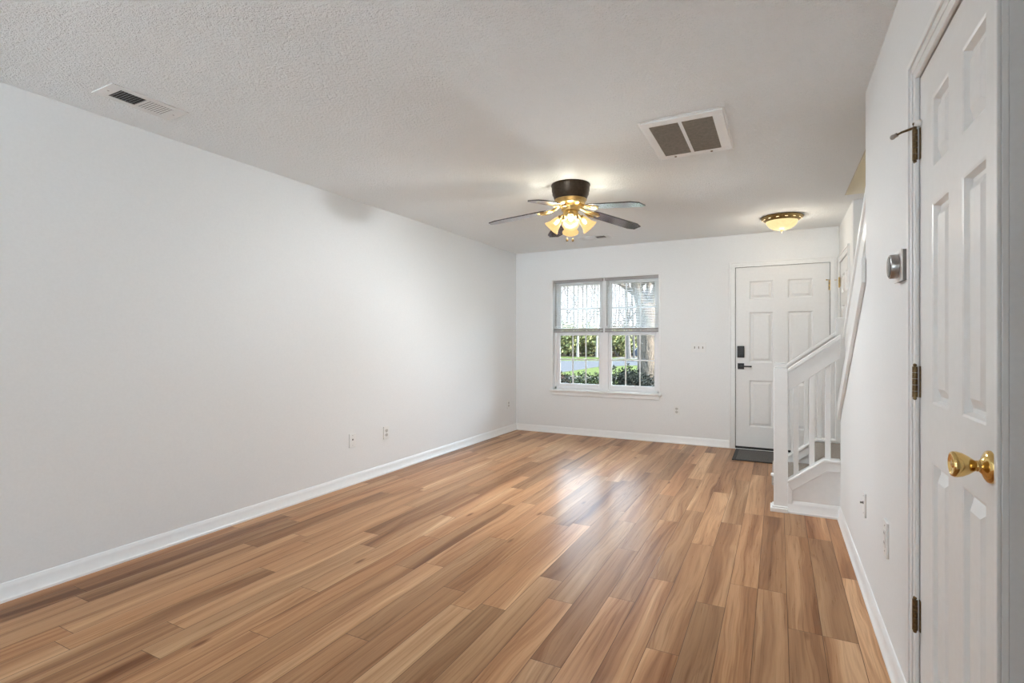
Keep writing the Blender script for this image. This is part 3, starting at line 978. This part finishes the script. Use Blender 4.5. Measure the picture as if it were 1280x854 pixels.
# ------------------------------------------------------------------ ceiling vents
def supply_vent(label, loc, rotz, tilts):
    """register on the ceiling, long axis = local y, louvres run across (local x)"""
    t = thing('ceiling_vent', label, 'ceiling vent', loc, rotz, 'supply vents in the ceiling')
    L, W = 0.36, 0.19
    l, w = 0.25, 0.115
    m = MB()
    m.box(-W / 2, W / 2, -L / 2, -l / 2, -0.005, 0.0)
    m.box(-W / 2, W / 2, l / 2, L / 2, -0.005, 0.0)
    m.box(-W / 2, -w / 2, -l / 2, l / 2, -0.005, 0.0)
    m.box(w / 2, W / 2, -l / 2, l / 2, -0.005, 0.0)
    m.box(-w / 2, w / 2, -0.008, 0.008, -0.005, 0.0)
    f = m.build('vent_frame', M['vent'], t, bevel=0.002)
    MB().box(-w / 2, w / 2, -l / 2, l / 2, -0.0015, -0.0005).build('duct_opening', M['duct'], t)
    n = 8
    for half in (0, 1):
        m = MB()
        y0 = -l / 2 + half * (l / 2 + 0.008)
        tilt = math.radians(tilts[half])
        for i in range(n):
            yy = y0 + (l / 2 - 0.008) * (i + 0.5) / n
            m.box(-w / 2, w / 2, -0.0058, 0.0058, -0.0003, 0.0003, Matrix.Translation((0, yy, -0.0052)) @ Matrix.Rotation(tilt, 4, 'X'))
        m.build('louvre_bank', M['vent'], t)
    for sy in (-1, 1):
        MB().ball((0, sy * (L / 2 + l / 2) / 2, -0.005), (0.005, 0.005, 0.002), 10).build('screw', M['steel'], t, smooth=True)
    return t


supply_vent('white ceiling vent at the left, nearest the camera above the long wall', (-2.885, 1.49, H), 0, (40, 4))
supply_vent('white ceiling vent between the fan and the front window', (-1.905, 5.83, H), -PI / 2, (24, -32))

rv = thing('return_air_grille', 'large square ceiling return grille with two dusty brown panels', 'ceiling grille', (-0.475, 3.21, H))
m = MB()
W, L = 0.43, 0.62
wi, li = 0.185, 0.50
m.box(-W / 2, W / 2, -L / 2, -li / 2, -0.012, 0)
m.box(-W / 2, W / 2, li / 2, L / 2, -0.012, 0)
m.box(-W / 2, -0.177, -li / 2, li / 2, -0.012, 0)
m.box(0.160, W / 2, -li / 2, li / 2, -0.012, 0)
m.box(-0.020, 0.000, -li / 2, li / 2, -0.012, 0)
m.box(-W / 2 - 0.012, W / 2 + 0.012, -L / 2 - 0.012, L / 2 + 0.012, -0.004, 0)
m.build('grille_frame', M['trim'], rv, bevel=0.003)
for a, b in ((-0.177, -0.020), (0.0, 0.160)):
    fp = MB().box(a, b, -li / 2, li / 2, -0.0055, -0.0042).build('filter_panel', M['filter'], rv)
    m = MB()
    n = 30
    for i in range(n):
        yy = -li / 2 + li * (i + 0.5) / n
        m.box(a, b, -0.005, 0.005, -0.0006, 0.0006, Matrix.Translation((0, yy, -0.0105)) @ Matrix.Rotation(math.radians(-38), 4, 'X'))
    m.build('grille_fins', M['fin'], fp)
m = MB()
for sx in (-0.12, 0.10):
    m = MB().ball((sx, li / 2 + 0.03, -0.016), (0.008, 0.008, 0.003), 10).build('latch', M['antique'], rv, smooth=True)


# ------------------------------------------------------------------ wall plates
def plate(name, label, cat, loc, rotz, w=0.072, h=0.116, group=None):
    t = thing(name, label, cat, loc, rotz, group)
    MB().box(-w / 2, w / 2, -0.008, 0, -h / 2, h / 2).build('cover_plate', M['plate'], t, bevel=0.0012)
    return t


def duplex(label, loc, rotz):
    t = plate('wall_outlet', label, 'wall outlet', loc, rotz, group='wall outlets')
    for dz in (-0.0195, 0.0195):
        pts = []
        for q in range(24):
            a = 2 * PI * q / 24
            pts.append((0.0172 * math.cos(a), dz + max(-0.0135, min(0.0135, 0.0172 * math.sin(a)))))
        r = MB().prism(pts, 1, -0.0105, -0.007).build('receptacle', M['receptacle'], t)
        s = MB()
        s.box(-0.008, -0.0055, -0.0110, -0.0104, dz - 0.003, dz + 0.007)
        s.box(0.0055, 0.008, -0.0110, -0.0104, dz - 0.003, dz + 0.006)
        s.lathe([(0.003, 0), (0.003, 0.0006)], 10, Matrix.Translation((0, -0.0104, dz - 0.0085)) @ Matrix.Rotation(PI / 2, 4, 'X'))
        s.build('slot', M['slot'], r)
    MB().ball((0, -0.008, 0), (0.0032, 0.0015, 0.0032), 10).build('screw', M['steel'], t, smooth=True)
    return t


def jack(label, loc, rotz, L=0.004):
    t = plate('cable_jack', label, 'cable jack', loc, rotz, group='cable jack plates')
    k = Matrix.Translation((0, -0.007, 0.008)) @ Matrix.Rotation(PI / 2, 4, 'X')
    MB().lathe([(0.0075, 0), (0.0075, 0.003), (0.0048, 0.003), (0.0048, 0.003 + L)], 16, k).build('connector', M['slot'], t, smooth=True)
    for dz in (-0.042, 0.042):
        MB().ball((0, -0.008, dz), (0.0032, 0.0015, 0.0032), 10).build('screw', M['steel'], t, smooth=True)
    return t


jack('white cable plate with one dark connector, nearest on the long left wall', (XL, 3.325, 0.378), PI / 2)
duplex('white duplex outlet right of the cable plate on the left wall', (XL, 3.755, 0.378), PI / 2)
duplex('white duplex outlet on the left wall close to the far corner', (XL, 6.21, 0.378), PI / 2)
duplex('white duplex outlet on the far wall under the light switches', (-1.087, YF, 0.398), 0)
jack('white cable plate with a dark protruding connector on the right wall by the stairs', (XR, 3.06, 0.425), -PI / 2, 0.012)
# the decora outlet nearest the closet door
t = plate('wall_outlet', 'white rectangular-faced outlet low on the right wall nearest the closet door', 'wall outlet', (XR, 2.485, 0.452), -PI / 2, 0.076, 0.136, 'wall outlets')
r = MB().box(-0.0165, 0.0165, -0.0105, -0.007, -0.0335, 0.0335).build('receptacle', M['plate'], t, bevel=0.0015)
for dz in (-0.019, 0.019):
    s = MB()
    s.box(-0.008, -0.0055, -0.0110, -0.0104, dz - 0.003, dz + 0.007)
    s.box(0.0055, 0.008, -0.0110, -0.0104, dz - 0.003, dz + 0.006)
    s.build('slot', M['slot'], r)
for dz in (-0.05, 0.05):
    MB().ball((0, -0.008, dz), (0.003, 0.0015, 0.003), 10).build('screw', M['steel'], t, smooth=True)

t = plate('light_switch', 'white triple toggle light switch plate left of the front door', 'light switch', (-0.836, YF, 1.156), 0, 0.166, 0.116)
for dx in (-0.046, 0, 0.046):
    tg = MB().box(-0.005, 0.005, -0.0095, -0.007, -0.012, 0.012, Matrix.Translation((dx, 0, 0))).box(-0.0035, 0.0035, -0.020, -0.008, -0.004, 0.005, Matrix.Translation((dx, 0, -0.002)) @ Matrix.Rotation(0.5, 4, 'X')).build('toggle', M['fin'], t, bevel=0.001)

th = thing('thermostat', 'round steel and black thermostat on a white square plate', 'thermostat', (XR, 2.185, 1.483), -PI / 2)
MB().box(-0.058, 0.058, -0.013, 0, -0.051, 0.051).build('shaded_edge', M['slot'], th)  # dark block gives the plate's side its shade
MB().box(-0.060, 0.060, -0.0165, -0.012, -0.053, 0.053).build('wall_plate', M['plate'], th, bevel=0.0012)
kb = Matrix.Rotation(PI / 2, 4, 'X')
dl = MB().lathe([(0.034, 0.015), (0.034, 0.018), (0.0415, 0.018), (0.0415, 0.038), (0.040, 0.040), (0.037, 0.041)], 48, kb).build('dial_ring', M['steel'], th, smooth=True)
MB().lathe([(0.037, 0.0405), (0.036, 0.0425), (0.028, 0.0435), (0.001, 0.044)], 40, kb).build('display_glass', M['glass_face'], dl, smooth=True)

# ------------------------------------------------------------------ door mat
mt = thing('door_mat', 'dark grey door mat with black rubber border at the front door', 'door mat', (0.03, 6.11, 0))
m = MB()
mw, ml = 0.46, 0.30
m.box(-mw, mw, -ml, -ml + 0.035, 0, 0.009)
m.box(-mw, mw, ml - 0.035, ml, 0, 0.009)
m.box(-mw, -mw + 0.035, -ml + 0.035, ml - 0.035, 0, 0.009)
m.box(mw - 0.035, mw, -ml + 0.035, ml - 0.035, 0, 0.009)
m.build('rubber_border', M['rubber'], mt, bevel=0.003)
g = G('mat_pile')
n1 = g.noise(g.obj(), 300, 2, 0.7)
g.set(Base_Color=g.ramp(n1, [(0.3, (0.055, 0.05, 0.047)), (0.7, (0.16, 0.15, 0.14))]), Roughness=0.95)
g.bump(n1, 0.7, 0.006)
MB().box(-mw + 0.03, mw - 0.03, -ml + 0.03, ml - 0.03, 0.0005, 0.007).build('pile', g.m, mt)

# ------------------------------------------------------------------ outdoors
GZ = -0.20
struct(MB().box(-90, 60, YF + 0.17, 46, GZ - 0.3, GZ).build('ground_lawn', M['grass']))
struct(MB().box(-90, 60, 46, 120, GZ - 0.3, GZ + 0.01).build('ground_woods', M['litter']))


def slab(name, pts, z, mat):
    # pts ordered around the outline
    return struct(MB().prism(pts, 2, GZ - 0.05, z).build(name, mat))


M['bounce_slab'] = paint('bounce_concrete', (0.58, 0.59, 0.60), 0.9, 6, 0.04, 0.1)
struct(MB().box(-14, 10, -26, YB - 0.16, GZ - 0.2, GZ + 0.08).build('ground_bounce', M['bounce_slab']))  # added unseen pale slab, bounces daylight in through the rear opening

near = [(-60, 17.0), (-14, 18.5), (-8.9, 20.5), (-8.9, 24.5), (-9.0, 27.8), (-7.9, 30.4), (-4.5, 32.6), (2, 34), (40, 35)]
far = [(40, 42), (2, 40), (-6, 38.2), (-10, 37), (-16, 35), (-60, 33)]
slab('ground_road', near + far, GZ + 0.015, M['road'])
slab('ground_walk', [(-40, 14.6), (-9.5, 17.0), (-6.0, 18.5), (-4.6, 19.4), (-5.2, 20.2), (-7.4, 19.9), (-12, 18.4), (-40, 16.6)], GZ + 0.03, M['walk'])
slab('ground_parking', [(-12.0, 41.0), (14, 41.5), (14, 46.8), (-12.6, 46.0)], GZ + 0.025, M['walk'])


def leaves(mb, c, r, n, size, rnd, flat=0.0):
    for _ in range(n):
        while True:
            p = Vector((rnd.uniform(-1, 1), rnd.uniform(-1, 1), rnd.uniform(-1, 1)))
            if 0.35 < p.length < 1:
                break
        lump = 0.82 + 0.35 * mnoise.noise(p * 2.3 + Vector(c))
        q = Vector((c[0] + p.x * r[0] * lump, c[1] + p.y * r[1] * lump, c[2] + p.z * r[2] * lump))
        a = Vector((rnd.gauss(0, 1), rnd.gauss(0, 1), rnd.gauss(0, 1))).normalized()
        b = a.orthogonal().normalized()
        n2 = a.cross(b)
        s = size * rnd.uniform(0.6, 1.3)
        mb.add([q - b * s, q + n2 * s * 0.5, q + b * s, q - n2 * s * 0.5], [(0, 1, 2, 3)])


def shrub(name, label, cat, x, y, w, h, n, size, mat, group=None, seed=1, stems=5):
    rnd = random.Random(seed)
    t = thing(name, label, cat, (x, y, GZ), 0, group)
    fo = MB()
    for _ in range(5):
        cx, cy = rnd.uniform(-.35, .35) * w, rnd.uniform(-.35, .35) * w
        cz = h * rnd.uniform(0.34, 0.66)
        leaves(fo, (cx, cy, cz), (w * .5, w * .5, min(h * 0.46, h - cz)), n // 5, size, rnd)
    fo.build('foliage', mat, t)
    s = MB()
    for _ in range(stems):
        a = rnd.uniform(0, 2 * PI)
        s.tube([(0.02 * math.cos(a), 0.02 * math.sin(a), -0.03), (w * .2 * math.cos(a), w * .2 * math.sin(a), h * .4), (w * .35 * math.cos(a), w * .35 * math.sin(a), h * .75)],
               [0.012 * h, 0.009 * h, 0.004 * h], 5)
    s.build('stem', M['grey_bark'], t)
    return t


# hedge right outside the window
shrub('hedge_shrub', 'low reddish brown shrub outside the far left of the window', 'shrub', -3.52, 8.3, 0.55, 0.93, 8000, 0.021, M['leaf_red'], seed=3)
shrub('hedge_shrub', 'dark green shrub in the hedge between the reddish and the lighter green shrub', 'shrub', -3.13, 8.2, 0.55, 0.94, 8000, 0.021, M['leaf_dark'], seed=4)
shrub('hedge_shrub', 'lighter green shrub in the hedge just left of the window mullion', 'shrub', -2.72, 8.1, 0.55, 0.97, 8000, 0.022, M['leaf_green'], seed=5)
shrub('hedge_shrub', 'tallest dark shrub outside, just right of the window mullion', 'shrub', -2.22, 8.0, 0.50, 1.12, 9000, 0.021, M['leaf_dark'], seed=6)
shrub('hedge_shrub', 'dark shrub outside in front of the big tree trunk', 'shrub', -1.85, 7.9, 0.55, 1.04, 9000, 0.021, M['leaf_dark'], seed=8)


def limb(mb, p, d, length, r, depth, rnd, seg=7, bend=0.25, kids=3, tip=0.35):
    pts, rads = [], []
    n = 5
    d = Vector(d).normalized()
    p = Vector(p)
    for i in range(n + 1):
        pts.append(p.copy())
        rads.append(max(0.004, r * (1 - (1 - tip) * i / n)))
        d = (d + Vector((rnd.gauss(0, 1), rnd.gauss(0, 1), rnd.gauss(0, .6) + 0.15)) * bend * 0.4).normalized()
        p = p + d * (length / n)
    mb.tube(pts, rads, seg)
    if depth > 0:
        for k in range(kids):
            i = rnd.randint(2, n)
            dd = (pts[i] - pts[i - 1]).normalized()
            side = Vector((rnd.gauss(0, 1), rnd.gauss(0, 1), rnd.gauss(0, .5) + .35)).normalized()
            limb(mb, pts[i], dd * 0.75 + side * 0.75, length * rnd.uniform(.5, .75), rads[i] * 0.62, depth - 1, rnd, max(4, seg - 2), bend * 1.2, kids, tip)


# big tree beside the hedge
t = thing('big_tree', 'big bare tree with rough forked trunk right outside the window', 'tree', (-2.09, 9.5, GZ))
rnd = random.Random(11)
tk = MB()
vs, fs = [], []
prof = [(-0.05, 0.30, 0, 0), (0.12, 0.25, 0, 0), (0.4, 0.215, 0, 0), (0.9, 0.195, -0.01, 0), (1.4, 0.180, -0.03, 0), (1.8, 0.172, -0.05, 0), (2.0, 0.185, -0.05, 0), (2.12, 0.12, -0.04, 0)]
seg = 28
for z, r, dx, dy in prof:
    for q in range(seg):
        a = 2 * PI * q / seg
        rr = r * (1 + 0.07 * mnoise.noise(Vector((math.cos(a) * 2.5, math.sin(a) * 2.5, z * 2))))
        vs.append((dx + rr * math.cos(a), dy + rr * math.sin(a), z))
for i in range(len(prof) - 1):
    for q in range(seg):
        q2 = (q + 1) % seg
        fs.append((i * seg + q, i * seg + q2, (i + 1) * seg + q2, (i + 1) * seg + q))
tk.add(vs, fs)
tk.build('trunk', M['bark'], t, smooth=True)


def branch(pts, rads, kids, seed):
    rnd = random.Random(seed)
    mb = MB()
    mb.tube(pts, rads, 10)
    for i in range(1, len(pts)):
        for k in range(kids):
            dd = (Vector(pts[i]) - Vector(pts[i - 1])).normalized()
            side = Vector((rnd.gauss(0, 1), rnd.gauss(0, .8), rnd.gauss(0, .4) + .3)).normalized()
            limb(mb, pts[i], dd * .6 + side * .8, rnd.uniform(.7, 1.3), rads[i] * 0.42, 2, rnd, 6, 0.3, 3)
    mb.build('branch', M['bark'], t, smooth=True)


branch([(-.08, 0, 1.96), (-.15, 0, 2.18), (-.21, 0, 2.40), (-.25, .02, 2.58), (-.31, .05, 2.9), (-.4, .1, 3.8), (-.5, .2, 4.8)], [.118, .108, .092, .080, .07, .06, .04], 1, 21)
branch([(-.19, 0, 2.26), (-.35, -.05, 2.38), (-.54, -.10, 2.52), (-.80, -.2, 2.70), (-1.2, -.3, 3.1)], [.055, .042, .036, .030, .02], 1, 22)
branch([(.02, 0, 1.98), (.08, .03, 2.20), (.13, .04, 2.40), (.17, .05, 2.58), (.27, .08, 2.95), (.45, .1, 3.8), (.55, .1, 4.8)], [.105, .088, .070, .060, .055, .05, .03], 1, 23)
branch([(-.03, .10, 2.05), (-.05, .15, 2.45), (-.03, .25, 3.0), (.02, .3, 4.2)], [.05, .034, .03, .02], 1, 24)

# car parked behind the trunk
ct = thing('parked_car', 'dark blue car parked behind the big tree trunk', 'car', (-7.05, 38.0, GZ + 0.015), 0)
body = [(-2.1, .35), (-2.15, .75), (-2.0, .98), (-1.3, 1.02), (-.75, 1.42), (.55, 1.44), (1.15, 1.0), (2.0, .86), (2.15, .6), (2.1, .35)]
MB().prism(body, 1, -0.86, 0.86).build('body', M['car'], ct, bevel=0.06, seg=3)
MB().prism([(-1.12, 1.02), (-.70, 1.36), (.50, 1.38), (.98, 1.02)], 1, -0.87, 0.87).build('side_window', M['car_glass'], ct)
for wx in (-1.35, 1.35):
    for wy in (-0.80, 0.80):
        MB().lathe([(0.02, -0.1), (0.30, -0.1), (0.33, -0.07), (0.33, 0.07), (0.30, 0.1), (0.02, 0.1)], 24, Matrix.Translation((wx, wy, 0.33)) @ Matrix.Rotation(PI / 2, 4, 'X')).build('wheel', M['tyre'], ct, smooth=True)

# woods beyond the road
rnd = random.Random(5)


def dirx(u, y):
    a = math.radians(27.2)
    rx = -648 * math.sin(a) + (u - 640) * math.cos(a)
    ry = 648 * math.cos(a) + (u - 640) * math.sin(a)
    return rx / ry * y


def bare_tree(x, y, h, r, mat, label, group=None, seed=1, fork=None):
    rnd = random.Random(seed)
    t = thing('bare_tree', label, 'tree', (x, y, GZ), 0, group)
    m = MB()
    lean = rnd.gauss(0, .03)
    pts = [(0, 0, -.1), (lean * h * .1, 0, h * .1), (lean * h * .3, 0, h * .3), (lean * h * .5 + rnd.gauss(0, .1), 0, h * .55), (lean * h * .8, 0, h * .8), (lean * h, 0, h)]
    rads = [r * 1.35, r, r * .85, r * .65, r * .4, r * .12]
    m.tube(pts, rads, 8)
    m.build('trunk', mat, t, smooth=True)
    b = MB()
    for k in range(9):
        f = rnd.uniform(.22, .9)
        i = min(4, int(f * 5))
        p = Vector(pts[i]).lerp(Vector(pts[i + 1]), f * 5 - i)
        a = rnd.uniform(0, 2 * PI)
        limb(b, p, (math.cos(a), math.sin(a) * .6, rnd.uniform(.5, 1.4)), h * rnd.uniform(.13, .22), r * (1 - f) * .55 + .02, 2, rnd, 5, 0.3, 3)
    b.build('crown', mat, t, smooth=True)
    return t


bare_tree(dirx(722, 45), 45, 11, .11, M['pale_bark'], 'pale forked bare tree standing in front of the yellow-green bushes', seed=31)
bare_tree(dirx(746, 45), 45, 12, .10, M['pale_bark'], 'pale bare tree at the roadside just left of the window mullion', seed=32)
bare_tree(dirx(786, 42), 42, 13, .17, M['grey_bark'], 'thick grey bare tree beyond the road, left of the car', seed=33)
bare_tree(dirx(793, 43.5), 43.5, 12, .10, M['grey_bark'], 'slender grey tree between the thick grey tree and the car', seed=34)
us = [688, 700, 709, 716, 728, 735, 741, 752, 760, 768, 774, 781, 800, 808, 814, 821, 828, 838, 676]
for i, u in enumerate(us):
    yy = 48 + (i * 29 % 19) * 1.7
    bare_tree(dirx(u, yy), yy, rnd.uniform(9, 15), rnd.uniform(.05, .10), M['grey_bark'], 'bare grey tree in the woods beyond the road', 'bare trees in the woods', seed=50 + i)

for i, (u, w, h) in enumerate([(694, 3.0, 3.3), (706, 3.2, 3.9), (717, 3.0, 3.2), (729, 2.8, 3.4), (772, 3.0, 3.0)]):
    shrub('evergreen_bush', 'yellow-green bush at the edge of the woods' if u < 740 else 'yellow-green bush in the woods right of the window mullion', 'bush',
          dirx(u, 47.5), 47.5 + (i % 2), w, h, 1500, 0.17, M['leaf_lime'], 'yellow-green bushes at the left' if u < 740 else None, seed=80 + i)
for i, u in enumerate([684, 738, 748, 760, 781, 792, 803, 814, 825, 836]):
    yy = 52 + (i * 37 % 5)
    shrub('brush_thicket', 'brown brush thicket in the woods beyond the road', 'bush', dirx(u, yy), yy, 4.6, 2.8 + (i % 3) * .5, 1400, 0.17, M['leaf_brown'], 'brown thickets in the woods', seed=120 + i)
